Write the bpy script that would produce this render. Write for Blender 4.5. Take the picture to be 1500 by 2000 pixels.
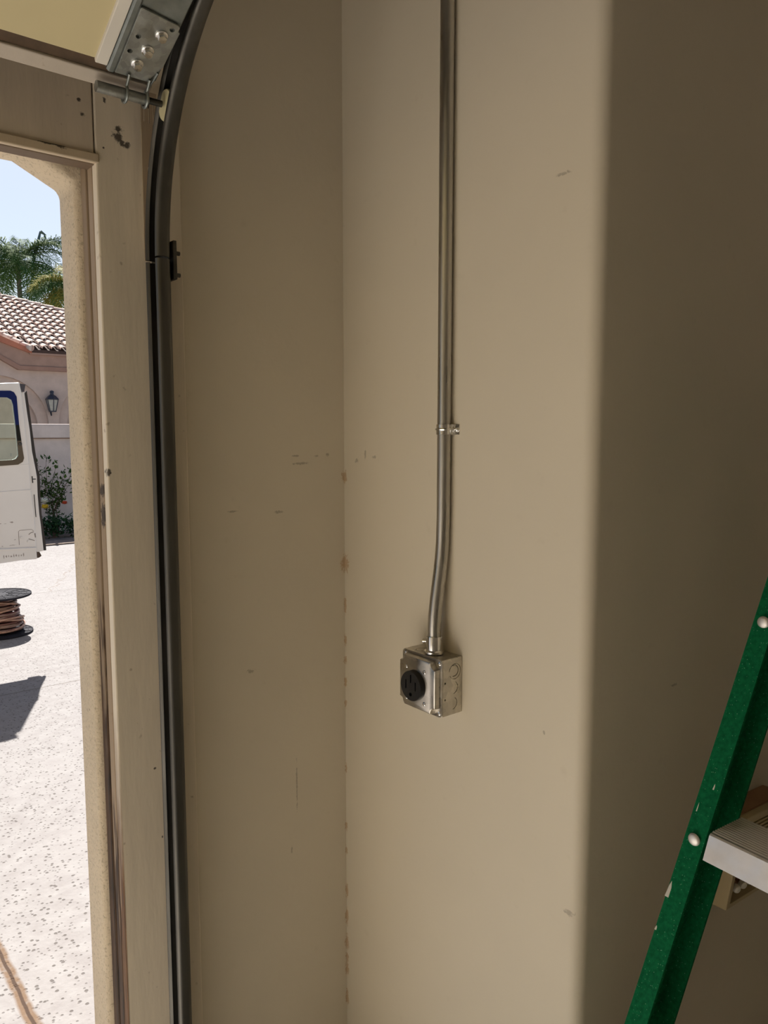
import bpy, bmesh, math, random
from math import sin, cos, pi, radians, atan2, sqrt
from mathutils import Vector, Matrix, Quaternion, noise as mnoise

for o in list(bpy.data.objects):
    bpy.data.objects.remove(o)
SC = bpy.context.scene
COL = SC.collection
random.seed(7)

# ------------------------------------------------------------------ camera
cam_d = bpy.data.cameras.new('camera')
cam = bpy.data.objects.new('camera', cam_d)
COL.objects.link(cam)
cam.location = (0, 0, 1.65)
cam.rotation_euler = (radians(90 - 6.08), 0, radians(-39.19))
cam_d.sensor_fit = 'HORIZONTAL'
cam_d.sensor_width = 36
cam_d.lens = 36
cam_d.clip_start = 0.02
cam_d.clip_end = 400
SC.camera = cam

# ------------------------------------------------------------------ sky, sun, exposure
SUN_DIR = Vector((0.265, 0.79, 1.0)).normalized()          # towards the sun
world = bpy.data.worlds.new('sky')
SC.world = world
world.use_nodes = True
wn = world.node_tree
wn.nodes.clear()
w_out = wn.nodes.new('ShaderNodeOutputWorld')
w_bg = wn.nodes.new('ShaderNodeBackground')
w_sky = wn.nodes.new('ShaderNodeTexSky')
w_sky.sky_type = 'NISHITA'
w_sky.sun_disc = False
w_sky.sun_elevation = math.asin(SUN_DIR.z)
w_sky.sun_rotation = atan2(SUN_DIR.x, SUN_DIR.y)
w_sky.altitude = 350
w_sky.air_density = 1.0
w_sky.dust_density = 2.2
w_sky.ozone_density = 1.0
w_bg.inputs['Strength'].default_value = 0.074
wn.links.new(w_sky.outputs[0], w_bg.inputs[0])
wn.links.new(w_bg.outputs[0], w_out.inputs[0])

sun_d = bpy.data.lights.new('sun', 'SUN')
sun_d.energy = 8.5
sun_d.angle = radians(0.53)
sun_d.color = (1.0, 0.955, 0.89)
sun = bpy.data.objects.new('sun', sun_d)
COL.objects.link(sun)
sun.location = SUN_DIR * 30
sun.rotation_euler = (-SUN_DIR).to_track_quat('-Z', 'Y').to_euler()

vs = SC.view_settings
SC.display_settings.display_device = 'sRGB'
vs.view_transform = 'Standard'
vs.look = 'None'
vs.gamma = 1.0
vs.use_curve_mapping = False
vs.exposure = 0.70

# ------------------------------------------------------------------ object helpers
def wloc(o):
    v = Vector((0, 0, 0))
    while o is not None:
        v += o.location
        o = o.parent
    return v

def tag(o, label=None, cat=None, group=None, kind=None):
    if label: o['label'] = label
    if cat: o['category'] = cat
    if group: o['group'] = group
    if kind: o['kind'] = kind
    return o

def thing(name, label, cat, loc=(0, 0, 0), group=None):
    o = bpy.data.objects.new(name, None)
    COL.objects.link(o)
    o.location = loc
    o.empty_display_size = 0.05
    return tag(o, label, cat, group)

def obj(name, bm, mat, parent=None, smooth=False, bevel=0, seg=2, origin=None):
    """link a bmesh (world coordinates) as one mesh object"""
    if bevel:
        bmesh.ops.remove_doubles(bm, verts=bm.verts, dist=1e-6)
        es = [e for e in bm.edges if len(e.link_faces) == 2 and e.calc_face_angle(0) > 0.6]
        bmesh.ops.bevel(bm, geom=es, offset=bevel, segments=seg, profile=0.5, affect='EDGES', clamp_overlap=True)
    bmesh.ops.recalc_face_normals(bm, faces=bm.faces)
    base = wloc(parent) if parent is not None else Vector((0, 0, 0))
    off = Vector(origin) - base if origin is not None else Vector((0, 0, 0))
    bmesh.ops.translate(bm, verts=bm.verts, vec=-(base + off))
    me = bpy.data.meshes.new(name)
    bm.to_mesh(me)
    bm.free()
    for p in me.polygons:
        p.use_smooth = bool(smooth)
    if smooth:
        try:
            me.set_sharp_from_angle(angle=radians(38))
        except Exception:
            pass
    for m in (mat if isinstance(mat, (list, tuple)) else [mat]):
        me.materials.append(m)
    o = bpy.data.objects.new(name, me)
    COL.objects.link(o)
    o.location = off
    if parent is not None:
        o.parent = parent
    return o

def struct(name, bm, mat, label=None, **k):
    o = obj(name, bm, mat, None, **k)
    o['kind'] = 'structure'
    if label: o['label'] = label
    return o

def NB():
    return bmesh.new()

def add_box(bm, x0, x1, y0, y1, z0, z1, mi=0):
    v = [bm.verts.new((x, y, z)) for x in (x0, x1) for y in (y0, y1) for z in (z0, z1)]
    for f in ((0, 1, 3, 2), (4, 6, 7, 5), (0, 4, 5, 1), (2, 3, 7, 6), (0, 2, 6, 4), (1, 5, 7, 3)):
        bm.faces.new([v[i] for i in f]).material_index = mi
    return bm

def bx(*a):
    return add_box(NB(), *a)

def add_hexa(bm, lo, hi, mi=0):
    """prism between two matching loops of points"""
    a = [bm.verts.new(p) for p in lo]
    b = [bm.verts.new(p) for p in hi]
    n = len(a)
    bm.faces.new(a[::-1]).material_index = mi
    bm.faces.new(b).material_index = mi
    for i in range(n):
        j = (i + 1) % n
        bm.faces.new((a[i], a[j], b[j], b[i])).material_index = mi
    return bm

def prism(bm, poly, mapf, vec, mi=0):
    vec = Vector(vec)
    lo = [Vector(mapf(*p)) for p in poly]
    return add_hexa(bm, lo, [p + vec for p in lo], mi)

def frame_of(d):
    d = Vector(d).normalized()
    a = Vector((0, 0, 1)) if abs(d.z) < 0.9 else Vector((1, 0, 0))
    u = d.cross(a).normalized()
    return u, d.cross(u).normalized()

def add_cyl(bm, p0, p1, r, seg=20, r2=None, mi=0):
    p0, p1 = Vector(p0), Vector(p1)
    r2 = r if r2 is None else r2
    u, w = frame_of(p1 - p0)
    lo = [p0 + (u * cos(2 * pi * i / seg) + w * sin(2 * pi * i / seg)) * r for i in range(seg)]
    hi = [p1 + (u * cos(2 * pi * i / seg) + w * sin(2 * pi * i / seg)) * r2 for i in range(seg)]
    return add_hexa(bm, lo, hi, mi)

def add_tube(bm, pts, r, seg=10, cap=True, mi=0):
    pts = [Vector(p) for p in pts]
    rr = r if isinstance(r, (list, tuple)) else [r] * len(pts)
    rings = []
    u = None
    for i, p in enumerate(pts):
        d = (pts[min(i + 1, len(pts) - 1)] - pts[max(i - 1, 0)]).normalized()
        if u is None:
            u, w = frame_of(d)
        else:
            u = (u - d * u.dot(d)).normalized()
            w = d.cross(u).normalized()
        rings.append([bm.verts.new(p + (u * cos(2 * pi * k / seg) + w * sin(2 * pi * k / seg)) * rr[i]) for k in range(seg)])
    for a, b in zip(rings, rings[1:]):
        for k in range(seg):
            j = (k + 1) % seg
            bm.faces.new((a[k], a[j], b[j], b[k])).material_index = mi
    if cap:
        bm.faces.new(rings[0][::-1]).material_index = mi
        bm.faces.new(rings[-1]).material_index = mi
    return bm

def add_lathe(bm, prof, origin, axis=(0, 0, 1), seg=28, mi=0):
    """profile (radius, height) revolved about axis through origin"""
    origin = Vector(origin)
    d = Vector(axis).normalized()
    u, w = frame_of(d)
    rings = []
    for r, h in prof:
        if r < 1e-6:
            rings.append([bm.verts.new(origin + d * h)])
        else:
            rings.append([bm.verts.new(origin + d * h + (u * cos(2 * pi * k / seg) + w * sin(2 * pi * k / seg)) * r) for k in range(seg)])
    for a, b in zip(rings, rings[1:]):
        for k in range(seg):
            j = (k + 1) % seg
            if len(a) == 1 and len(b) == 1: continue
            if len(a) == 1: f = (a[0], b[j], b[k])
            elif len(b) == 1: f = (a[k], a[j], b[0])
            else: f = (a[k], a[j], b[j], b[k])
            bm.faces.new(f).material_index = mi
    if len(rings[0]) > 1: bm.faces.new(rings[0][::-1]).material_index = mi
    if len(rings[-1]) > 1: bm.faces.new(rings[-1]).material_index = mi
    return bm

def cut(o, cutter_bm):
    """subtract a bmesh (world coordinates) from an object"""
    bmesh.ops.recalc_face_normals(cutter_bm, faces=cutter_bm.faces)
    bmesh.ops.translate(cutter_bm, verts=cutter_bm.verts, vec=-wloc(o))
    me = bpy.data.meshes.new('tmp')
    cutter_bm.to_mesh(me)
    cutter_bm.free()
    c = bpy.data.objects.new('tmp', me)
    COL.objects.link(c)
    par = o.parent
    loc = o.location.copy()
    o.parent = None
    o.location = (0, 0, 0)
    md = o.modifiers.new('cut', 'BOOLEAN')
    md.object = c
    md.operation = 'DIFFERENCE'
    md.solver = 'EXACT'
    bpy.context.view_layer.update()
    dg = bpy.context.evaluated_depsgraph_get()
    new = bpy.data.meshes.new_from_object(o.evaluated_get(dg))
    o.modifiers.clear()
    old = o.data
    if len(new.polygons) > 0:
        o.data = new
    o.parent = par
    o.location = loc
    bpy.data.objects.remove(c)
    bpy.data.meshes.remove(me)
    return o

# ------------------------------------------------------------------ material helpers
class NT:
    def __init__(s, name):
        s.m = bpy.data.materials.new(name)
        s.m.use_nodes = True
        s.t = s.m.node_tree
        s.t.nodes.clear()
        s.out = s.n('ShaderNodeOutputMaterial')
        s.b = s.n('ShaderNodeBsdfPrincipled')
        s.l(s.b.outputs[0], s.out.inputs[0])
        s.co = s.n('ShaderNodeTexCoord').outputs['Object']
        s.pos = s.n('ShaderNodeNewGeometry').outputs['Position']
    def n(s, t, **k):
        x = s.t.nodes.new(t)
        for a, v in k.items(): setattr(x, a, v)
        return x
    def l(s, a, b): s.t.links.new(a, b)
    def setin(s, sock, v):
        if isinstance(v, bpy.types.NodeSocket): s.l(v, sock)
        elif v is not None:
            if isinstance(v, (tuple, list)) and len(v) == 3 and sock.type == 'RGBA': v = (*v, 1)
            sock.default_value = v
    def math(s, op, a, b=None, c=None, clamp=False):
        x = s.n('ShaderNodeMath', operation=op, use_clamp=clamp)
        s.setin(x.inputs[0], a)
        if b is not None: s.setin(x.inputs[1], b)
        if c is not None: s.setin(x.inputs[2], c)
        return x.outputs[0]
    def vmath(s, op, a, b=None):
        x = s.n('ShaderNodeVectorMath', operation=op)
        s.setin(x.inputs[0], a)
        if b is not None: s.setin(x.inputs[1], b)
        return x.outputs['Value'] if op in ('LENGTH', 'DISTANCE', 'DOT_PRODUCT') else x.outputs[0]
    def scale(s, v, k):
        x = s.n('ShaderNodeMapping')
        s.l(v, x.inputs[0])
        x.inputs['Scale'].default_value = k
        return x.outputs[0]
    def noise(s, scale, v=None, detail=3, rough=0.55, dist=0.0):
        x = s.n('ShaderNodeTexNoise')
        s.l(v if v is not None else s.co, x.inputs['Vector'])
        x.inputs['Scale'].default_value = scale
        x.inputs['Detail'].default_value = detail
        x.inputs['Roughness'].default_value = rough
        x.inputs['Distortion'].default_value = dist
        return x.outputs[0]
    def voro(s, scale, v=None, feature='F1', rnd=1.0):
        x = s.n('ShaderNodeTexVoronoi', feature=feature)
        s.l(v if v is not None else s.co, x.inputs['Vector'])
        x.inputs['Scale'].default_value = scale
        x.inputs['Randomness'].default_value = rnd
        return x
    def ramp(s, f, a, b, lo=0.0, hi=1.0):
        x = s.n('ShaderNodeMapRange', clamp=True)
        s.setin(x.inputs[0], f)
        x.inputs[1].default_value = a; x.inputs[2].default_value = b
        x.inputs[3].default_value = lo; x.inputs[4].default_value = hi
        return x.outputs[0]
    def mix(s, f, a, b, mode='MIX'):
        x = s.n('ShaderNodeMix', data_type='RGBA', blend_type=mode)
        s.setin(x.inputs[0], f)
        s.setin(x.inputs[6], a)
        s.setin(x.inputs[7], b)
        return x.outputs[2]
    def xyz(s, v):
        x = s.n('ShaderNodeSeparateXYZ')
        s.l(v, x.inputs[0])
        return x.outputs
    def bump(s, h, strength=0.3, dist=0.002):
        x = s.n('ShaderNodeBump')
        x.inputs['Strength'].default_value = strength
        x.inputs['Distance'].default_value = dist
        s.l(h, x.inputs['Height'])
        s.l(x.outputs[0], s.b.inputs['Normal'])
    def spots(s, lst, wob=0.35, wscale=60, soft=0.55):
        """mask that is 1 inside each ellipse (centre, radii), with a ragged rim"""
        nz = s.noise(wscale, s.pos, 4, 0.7)
        acc = None
        for c, r in lst:
            d = s.vmath('SUBTRACT', s.pos, tuple(c))
            d = s.vmath('DIVIDE', d, tuple(r))
            d = s.vmath('LENGTH', d)
            d = s.math('ADD', d, s.math('MULTIPLY', s.math('SUBTRACT', nz, 0.5), 2 * wob * 2))
            k = s.ramp(d, 1.0, soft, 0, 1)
            acc = k if acc is None else s.math('MAXIMUM', acc, k)
        return acc
    def done(s, col, rough=0.6, metal=0.0, spec=None):
        s.setin(s.b.inputs['Base Color'], col)
        s.setin(s.b.inputs['Roughness'], rough)
        s.setin(s.b.inputs['Metallic'], metal)
        if spec is not None: s.b.inputs['Specular IOR Level'].default_value = spec
        return s.m

def plain(name, col, rough=0.5, metal=0.0, var=0.12, scale=12, bump=0.0, bscale=80, spec=None, bdist=0.001):
    t = NT(name)
    f = t.ramp(t.noise(scale), 0.3, 0.7)
    c = t.mix(f, tuple(x * (1 - var) for x in col), tuple(min(1, x * (1 + var)) for x in col))
    if bump: t.bump(t.noise(bscale), bump, bdist)
    return t.done(c, rough, metal, spec)

# paint of the garage walls: dried rust and dirt marks sit where they are on the wall
PAINT = (0.67, 0.595, 0.47)
def wall_paint(name, rust=(), dirt=(), col=PAINT, grime=None):
    t = NT(name)
    f = t.ramp(t.noise(1.7, t.pos, 4), 0.35, 0.65)
    c = t.mix(f, tuple(x * 0.965 for x in col), tuple(x * 1.03 for x in col))
    fine = t.ramp(t.noise(28, t.pos, 3), 0.66, 0.8, 0, 0.10)
    c = t.mix(fine, c, (0.33, 0.25, 0.17))
    if rust:
        c = t.mix(t.math('MULTIPLY', t.spots(rust, 0.7, 130), 0.6), c, (0.40, 0.22, 0.08))
    if dirt:
        c = t.mix(t.math('MULTIPLY', t.spots(dirt, 0.75, 160), 0.42), c, (0.12, 0.085, 0.055))
    h = t.math('ADD', t.noise(55, t.pos, 3), t.math('MULTIPLY', t.noise(7, t.pos, 2), 1.2))
    t.bump(h, 0.16, 0.003)
    return t.done(c, 0.62, 0, 0.35)

random.seed(11)
RUSTZ = [(1.556, .008, .013), (1.374, .012, .019), (1.288, .004, .020), (1.211, .004, .012), (1.167, .005, .010), (1.122, .005, .012),
         (1.072, .004, .010), (.931, .003, .012), (.80, .004, .016), (.746, .004, .010), (.652, .004, .020), (.592, .005, .022),
         (.532, .006, .020), (.496, .005, .012), (.471, .006, .016), (.399, .005, .02)]
rust = [((.935, 1.2745, z), (r, r * 1.1, h)) for z, r, h in RUSTZ]
dirtF = [((.867, 1.2765, 1.599), (.006, .01, .003)), ((.894, 1.2765, 1.601), (.004, .01, .004)), ((.817, 1.2765, 1.600), (.008, .01, .002)),
         ((.83, 1.2765, 1.585), (.02, .01, .003)), ((.778, 1.2765, 1.492), (.012, .01, .003)), ((.71, 1.2765, 1.189), (.010, .01, .004)),
         ((.811, 1.2765, .93), (.002, .01, .05)), ((.797, 1.2765, .794), (.002, .01, .008)), ((.68, 1.2765, 1.50), (.012, .01, .002))]
dirtR = [((.935, 1.206, 1.603), (.01, .003, .012)), ((.935, 1.178, 1.598), (.01, .008, .003)), ((.935, 1.233, 1.589), (.01, .006, .005)),
         ((.935, .735, 2.02), (.01, .016, .003)), ((.935, .747, 1.175), (.01, .003, .004)), ((.94, .69, .90), (.01, .01, .006))]
M_FRONT = wall_paint('front wall paint', rust, dirtF)
M_RET = wall_paint('return wall paint', rust, dirtR)
M_INNER = wall_paint('inner wall paint', (), [((.97, .67, .93), (.003, .01, .006)), ((1.0, .67, .88), (.003, .01, .008)), ((1.18, .67, 1.22), (.012, .01, .003))])
M_ROOM = wall_paint('room paint', col=(.80, .73, .62))
M_CEIL = plain('ceiling paint', (.46, .42, .36), .8)

# painted wood of the door frame
def wood_paint(name, col, dirt=(), rot=0.0, rotz=(1.3, .7), rotmix=1.0, edge=None):
    t = NT(name)
    f = t.ramp(t.noise(3.0, t.scale(t.pos, (9, 9, 1)), 4), 0.3, 0.7)
    c = t.mix(f, tuple(x * .93 for x in col), tuple(x * 1.05 for x in col))
    fl = t.ramp(t.noise(55, t.pos, 2), 0.70, 0.78, 0, 0.5)
    c = t.mix(fl, c, (.25, .17, .10))
    if dirt:
        c = t.mix(t.math('MULTIPLY', t.spots(dirt, 0.7, 130), 0.9), c, (.035, .025, .02))
    if rot:
        z = t.xyz(t.pos)[2]
        g = t.ramp(z, rotz[0], rotz[1])
        st = t.noise(9, t.scale(t.pos, (16, 16, 1)), 4, .6)
        k = t.ramp(t.math('ADD', t.math('MULTIPLY', g, 0.85), t.math('SUBTRACT', st, 0.5)), 0.33, 0.5, 0, rotmix)
        grain = t.noise(14, t.scale(t.pos, (22, 22, 1)), 4, .6)
        w = t.mix(t.ramp(grain, .35, .65), (.020, .012, .008), (.105, .056, .028))
        c = t.mix(k, c, w)
    if edge:
        x, y, z = t.xyz(t.pos)
        k = t.math('MULTIPLY', t.ramp(x, edge + .0035, edge + .0015), t.ramp(t.math('ADD', z, t.math('MULTIPLY', t.noise(5, t.scale(t.pos, (8, 8, 1)), 4), .5)), 1.42, 1.12))
        w = t.mix(t.ramp(t.noise(16, t.scale(t.pos, (25, 25, 1)), 4), .35, .65), (.07, .035, .018), (.22, .11, .045))
        c = t.mix(k, c, w)
    t.bump(t.noise(16, t.scale(t.pos, (6, 6, 1)), 4), 0.25, 0.002)
    return t.done(c, 0.6, 0, 0.3)

JAMB = (.72, .63, .50)
jd = [((.480, 1.2565, 2.113), (.010, .02, .009)), ((.485, 1.2565, 2.106), (.006, .02, .008)), ((.4805, 1.2565, 2.126), (.007, .02, .005)),
      ((.494, 1.2565, 2.104), (.005, .02, .008)), ((.455, 1.2565, 2.092), (.0018, .02, .0018)), ((.459, 1.2565, 2.165), (.003, .02, .005)),
      ((.4445, 1.2565, 1.582), (.004, .02, .009)), ((.505, 1.2565, 1.06), (.003, .02, .002)), ((.515, 1.2565, .93), (.002, .02, .003))]
M_JAMB = wood_paint('jamb paint', JAMB, jd, edge=.4425)
M_STOP = wood_paint('weathered stop paint', (.34, .25, .165), [((.4425, 1.285, 1.55), (.02, .02, .012)), ((.4425, 1.285, 1.51), (.02, .015, .025))], 1.0, (1.25, .62))
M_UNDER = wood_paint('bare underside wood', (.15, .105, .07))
M_STOPO = wood_paint('outer stop paint', (.27, .195, .125), (), 1.0, (1.65, .85))
M_HEAD = wood_paint('header paint', (.58, .49, .38), [((.425, 1.2565, 2.135), (.006, .02, .004)), ((.42, 1.2565, 2.155), (.003, .02, .003))])
M_LIP = wood_paint('header lip paint', (.52, .42, .30), [((.375, 1.256, 2.080), (.02, .01, .003)), ((.39, 1.256, 2.079), (.008, .01, .004)), ((.435, 1.29, 2.066), (.006, .01, .004)), ((.43, 1.256, 2.081), (.004, .01, .002))])
M_SEAM = plain('dark seam', (.035, .024, .016), .9)

def stucco(name, col, speck=0.5, rough_scale=70):
    t = NT(name)
    f = t.ramp(t.noise(5, t.pos, 4), 0.35, 0.65)
    c = t.mix(f, tuple(x * .92 for x in col), tuple(x * 1.05 for x in col))
    pit = t.ramp(t.noise(210, t.pos, 3), 0.56, 0.66, 0, speck)
    c = t.mix(pit, c, tuple(x * .42 for x in col))
    t.bump(t.noise(rough_scale, t.pos, 4, .65), 0.7, 0.004)
    return t.done(c, 0.9, 0, 0.2)
M_STUC = stucco('exterior stucco', (.60, .50, .37), .5)

# ------------------------------------------------------------------ the setting
YF = 1.2765      # inner face of the front wall
XW = 0.935       # face of the return wall
YI = 0.670       # face of the wall beside the ladder
CEIL = 2.75

# driveway
t = NT('speckled concrete')
P = t.pos
px_, py_, pz_ = t.xyz(P)
base = t.mix(t.ramp(t.noise(1.1, P, 5), .35, .65), (.186, .173, .170), (.212, .200, .197))
base = t.mix(t.ramp(t.noise(14, P, 3), .35, .7), base, (.23, .22, .216))
v1 = t.voro(44, t.scale(P, (1, 1.0, 0.0)))
pit = t.math('MULTIPLY', t.ramp(v1.outputs['Distance'], .28, .17), t.ramp(t.xyz(v1.outputs['Color'])[0], .28, .34))
v2 = t.voro(62, t.scale(P, (1, 1.0, 0.0)))
pit2 = t.math('MULTIPLY', t.ramp(v2.outputs['Distance'], .26, .16), t.ramp(t.xyz(v2.outputs['Color'])[1], .40, .46))
pit = t.math('MAXIMUM', pit, t.math('MULTIPLY', pit2, .7))
base = t.mix(t.math('MULTIPLY', pit, .8), base, (.07, .06, .055))
def line(coord, at, w, wob=0.004):
    d = t.math('ABSOLUTE', t.math('ADD', t.math('SUBTRACT', coord, at), t.math('MULTIPLY', t.math('SUBTRACT', t.noise(9, P), .5), wob)))
    return t.ramp(d, w, w * .6)
jn = t.math('MAXIMUM', line(py_, 5.118, .007), line(py_, 8.178, .008, .02))
base = t.mix(t.math('MULTIPLY', jn, .8), base, (.10, .085, .075))
jx = line(px_, .494, .022, .02)
base = t.mix(t.math('MULTIPLY', jx, t.ramp(t.noise(30, P), .3, .5, .55, 1)), base, (.13, .085, .055))
jc = line(px_, .494, .006, .012)
base = t.mix(jc, base, (.05, .03, .02))
crk = t.math('SUBTRACT', px_, t.math('MULTIPLY', py_, .45))
crk = t.math('ADD', crk, t.math('MULTIPLY', t.math('SUBTRACT', t.noise(2.6, P, 5, .6), .5), .55))
ck = t.math('MULTIPLY', t.ramp(t.math('ABSOLUTE', t.math('ADD', crk, 1.42)), .012, .006), t.ramp(py_, 8.15, 8.25))
base = t.mix(t.math('MULTIPLY', ck, .75), base, (.15, .12, .10))
t.bump(t.math('SUBTRACT', t.noise(60, P, 3), t.math('MULTIPLY', pit, 1.5)), .5, .004)
M_DRIVE = t.done(base, .85, 0, .2)
bm = NB(); add_box(bm, -25, 30, 1.33, 60, -.2, 0.0)
struct('driveway', bm, M_DRIVE, 'pale speckled concrete driveway in bright sun')
M_FLOOR = plain('garage slab', (.76, .72, .66), .7, 0, .15, 3, .2, 40)
bm = NB(); add_box(bm, -5.0, 2.7, -5.6, 1.33, -.2, 0.0)
struct('floor', bm, M_FLOOR, 'grey concrete garage floor')
bm = NB(); add_box(bm, -5.0, 2.7, -5.6, YF + .14, CEIL, CEIL + .15)
struct('ceiling', bm, M_CEIL, 'painted garage ceiling')

# front wall: the strip beside the jamb, the part above the opening and the far side of it
bm = NB()
add_box(bm, .575, XW + .02, YF, YF + .047, 0, CEIL)
add_box(bm, -4.55, .575, YF, YF + .047, 2.10, CEIL)
add_box(bm, -5.0, -4.55, YF, YF + .047, 0, CEIL)
struct('wall_front', bm, M_FRONT, 'narrow shaded beige wall between door frame and corner')
# return wall with its rounded outer corner
RB = .022
prof = [(XW, YF + .03), (XW, YI + RB)]
for k in range(1, 9):
    a = pi + (pi / 2) * k / 8
    prof.append((XW + RB + RB * cos(a), YI + RB + RB * sin(a)))
prof += [(XW + .14, YI), (XW + .14, YF + .03)]
bm = NB(); prism(bm, prof, lambda x, y: (x, y, 0), (0, 0, CEIL))
struct('wall_return', bm, M_RET, 'beige return wall lit from the door with a rounded corner', smooth=True)
bm = NB(); add_box(bm, XW + .14, 2.6, YI, YI + .12, 0, CEIL)
struct('wall_inner', bm, M_INNER, 'dark shaded beige wall behind the ladder')
bm = NB(); add_box(bm, 2.6, 2.72, -5.6, YI + .12, 0, CEIL)
struct('wall_right', bm, M_ROOM, 'right side wall of the garage')
bm = NB(); add_box(bm, -5.12, -5.0, -5.6, YF + .14, 0, CEIL)
struct('wall_left', bm, M_ROOM, 'left side wall of the garage')
bm = NB(); add_box(bm, -5.0, 2.6, -5.72, -5.6, 0, CEIL)
struct('wall_back', bm, M_ROOM, 'back wall of the garage')
# exterior stucco skin with a clipped-corner opening
op = [(.430, -.05), (.430, 2.0513), (.3575, 2.0886), (-4.33, 2.0886), (-4.40, 2.0513), (-4.40, -.05)]
outer = [(-6.5, -.05), (-6.5, 3.1), (3.4, 3.1), (3.4, -.05)]
bm = NB()
y0, y1 = 1.326, 1.415
# right pier, left pier, lintel as one welded plate
poly = [(.430, 0), (.430, 2.0513), (.3575, 2.0886), (-4.33, 2.0886), (-4.40, 2.0513), (-4.40, 0), (-6.5, 0), (-6.5, 3.1), (3.4, 3.1), (3.4, 0)]
prism(bm, poly, lambda x, z: (x, y0, z), (0, y1 - y0, 0))
struct('wall_exterior', bm, M_STUC, 'rough stucco edge of the door opening with a clipped upper corner', bevel=.012, seg=3, smooth=True)

# door frame boards
bm = bx(.4425, .5835, YF - .020, YF, 0, 2.42)
struct('trim_1', bm, M_JAMB, 'flat painted jamb board beside the door track', bevel=.0025)
bm = bx(.4425, .52, YF + .0015, YF + .0225, 0, 2.075)
struct('trim_2', bm, M_STOP, 'inner weathered strip of the door stop, rotted near the bottom', bevel=.002)
bm = bx(.4400, .52, YF + .0245, YF + .0490, 0, 2.075)
struct('trim_3', bm, M_STOPO, 'outer dark weathered strip of the door stop', bevel=.003)
bm = bx(.4460, .52, YF, YF + .045, 0, 2.07)
struct('trim_4', bm, M_SEAM, 'dark gap behind the stop strips')
bm = bx(-4.45, .4405, YF - .0195, YF - .0005, 2.079, 2.46)
struct('trim_5', bm, M_HEAD, 'wide header board above the opening', bevel=.002)
bm = bx(-4.45, .4475, YF - .0225, YF - .012, 2.066, 2.0805)
struct('trim_6', bm, M_LIP, 'thin lip under the header board', bevel=.002)
bm = bx(-4.45, .4470, YF - .0115, YF + .021, 2.0655, 2.0785)
struct('trim_8', bm, M_UNDER, 'dark underside strip behind the header lip', bevel=.002)
# split that opens between jamb board and wall
pts, rr = [], []
for k in range(41):
    z = 1.60 - k * (1.60 - 1.02) / 40
    f = k / 40
    pts.append((.5838 + .0035 * sin(pi * min(1, f * 1.6)) * (1 - f * .4), YF - .004, z))
    rr.append(.0003 + .0013 * sin(pi * f) ** .7)
bm = NB(); add_tube(bm, pts, rr, 6)
struct('trim_7', bm, plain('split wood', (.12, .05, .02), .9), 'brown split along the right edge of the jamb board')

# ------------------------------------------------------------------ metals
def metal(name, col, rough=.4, var=.25, scale=30, bump=.1, stretch=(1, 1, 1), spangle=0):
    t = NT(name)
    v = t.scale(t.co, stretch)
    f = t.ramp(t.noise(scale, v, 4), .3, .7)
    c = t.mix(f, tuple(x * (1 - var) for x in col), tuple(min(1, x * (1 + var)) for x in col))
    r = t.ramp(t.noise(scale * 1.7, v, 3), .3, .7, max(.05, rough - .1), rough + .12)
    if spangle:
        vo = t.voro(spangle)
        c = t.mix(.35, c, t.mix(t.xyz(vo.outputs['Color'])[0], tuple(x * .6 for x in col), tuple(min(1, x * 1.35) for x in col)))
    if bump: t.bump(t.noise(scale * 4, v, 3), bump, .0006)
    return t.done(c, r, 1.0)
M_EMT = metal('galvanised conduit', (.50, .48, .44), .32, .18, 40, .05, (1, 1, .08))
M_ZINC = metal('bright zinc', (.72, .71, .69), .18, .1, 40, .02)
M_BOX = metal('pressed steel box', (.56, .53, .47), .36, .12, 25, .05, spangle=90)
M_COVER = metal('pressed steel cover', (.50, .47, .42), .33, .10, 20, .05, spangle=70)
M_TRACK = metal('greasy galvanised track', (.11, .105, .095), .5, .3, 22, .2, (1, 1, .12))
M_DARKST = metal('dark steel', (.10, .095, .085), .5, .25, 40, .1)
M_BRKT = metal('galvanised bracket', (.36, .37, .35), .45, .22, 24, .1, spangle=120)
M_STILE = metal('galvanised stile', (.25, .27, .26), .5, .2, 30, .1)
M_ALU = metal('mill aluminium', (.80, .76, .73), .58, .05, 30, .03)
M_BLACK = plain('black plastic', (.012, .012, .013), .35)
M_HOLE = plain('hole', (.003, .003, .003), 1.0, spec=0)

# ------------------------------------------------------------------ garage door (overhead, bottom section on the curve)
TA = radians(25)
DP = Vector((0, 1.1097, 2.1655))
DU = Vector((0, -cos(TA), sin(TA)))        # up the section
DN = Vector((0, sin(TA), cos(TA)))         # towards the outside of the door
S = .982
def dl(u, v, n=0.0):
    return Vector((u * S, 0, 0)) + DP + DU * (v * S) + DN * n
def dbox(bm, u0, u1, v0, v1, n0, n1, mi=0):
    lo = [dl(u, v, n0) for u, v in ((u0, v0), (u1, v0), (u1, v1), (u0, v1))]
    hi = [dl(u, v, n1) for u, v in ((u0, v0), (u1, v0), (u1, v1), (u0, v1))]
    return add_hexa(bm, lo, hi, mi)
door = thing('garage_door', 'raised sectional garage door with pale yellow inner panel at top left', 'garage door', (DP.x, DP.y, DP.z))
M_PANEL = plain('pale yellow insulation board', (.55, .47, .27), .7, 0, .05, 4, .05, 60)
M_WHITE = plain('white stile edge', (.66, .62, .55), .5, 0, .04)
M_RAIL = wood_paint('dirty rail paint', (.47, .41, .34), [((.2, 1.15, 2.15), (.02, .05, .02))])
M_DBROWN = plain('brown gap shade', (.085, .052, .028), .8, 0, .3, 30)
bm = NB(); dbox(bm, -4.40, .412, -.012, .535, 0, .035)
obj('inner_panel', bm, M_PANEL, door, bevel=.002)
bm = NB(); dbox(bm, -4.40, .492, -.030, .540, .036, .045)
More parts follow.
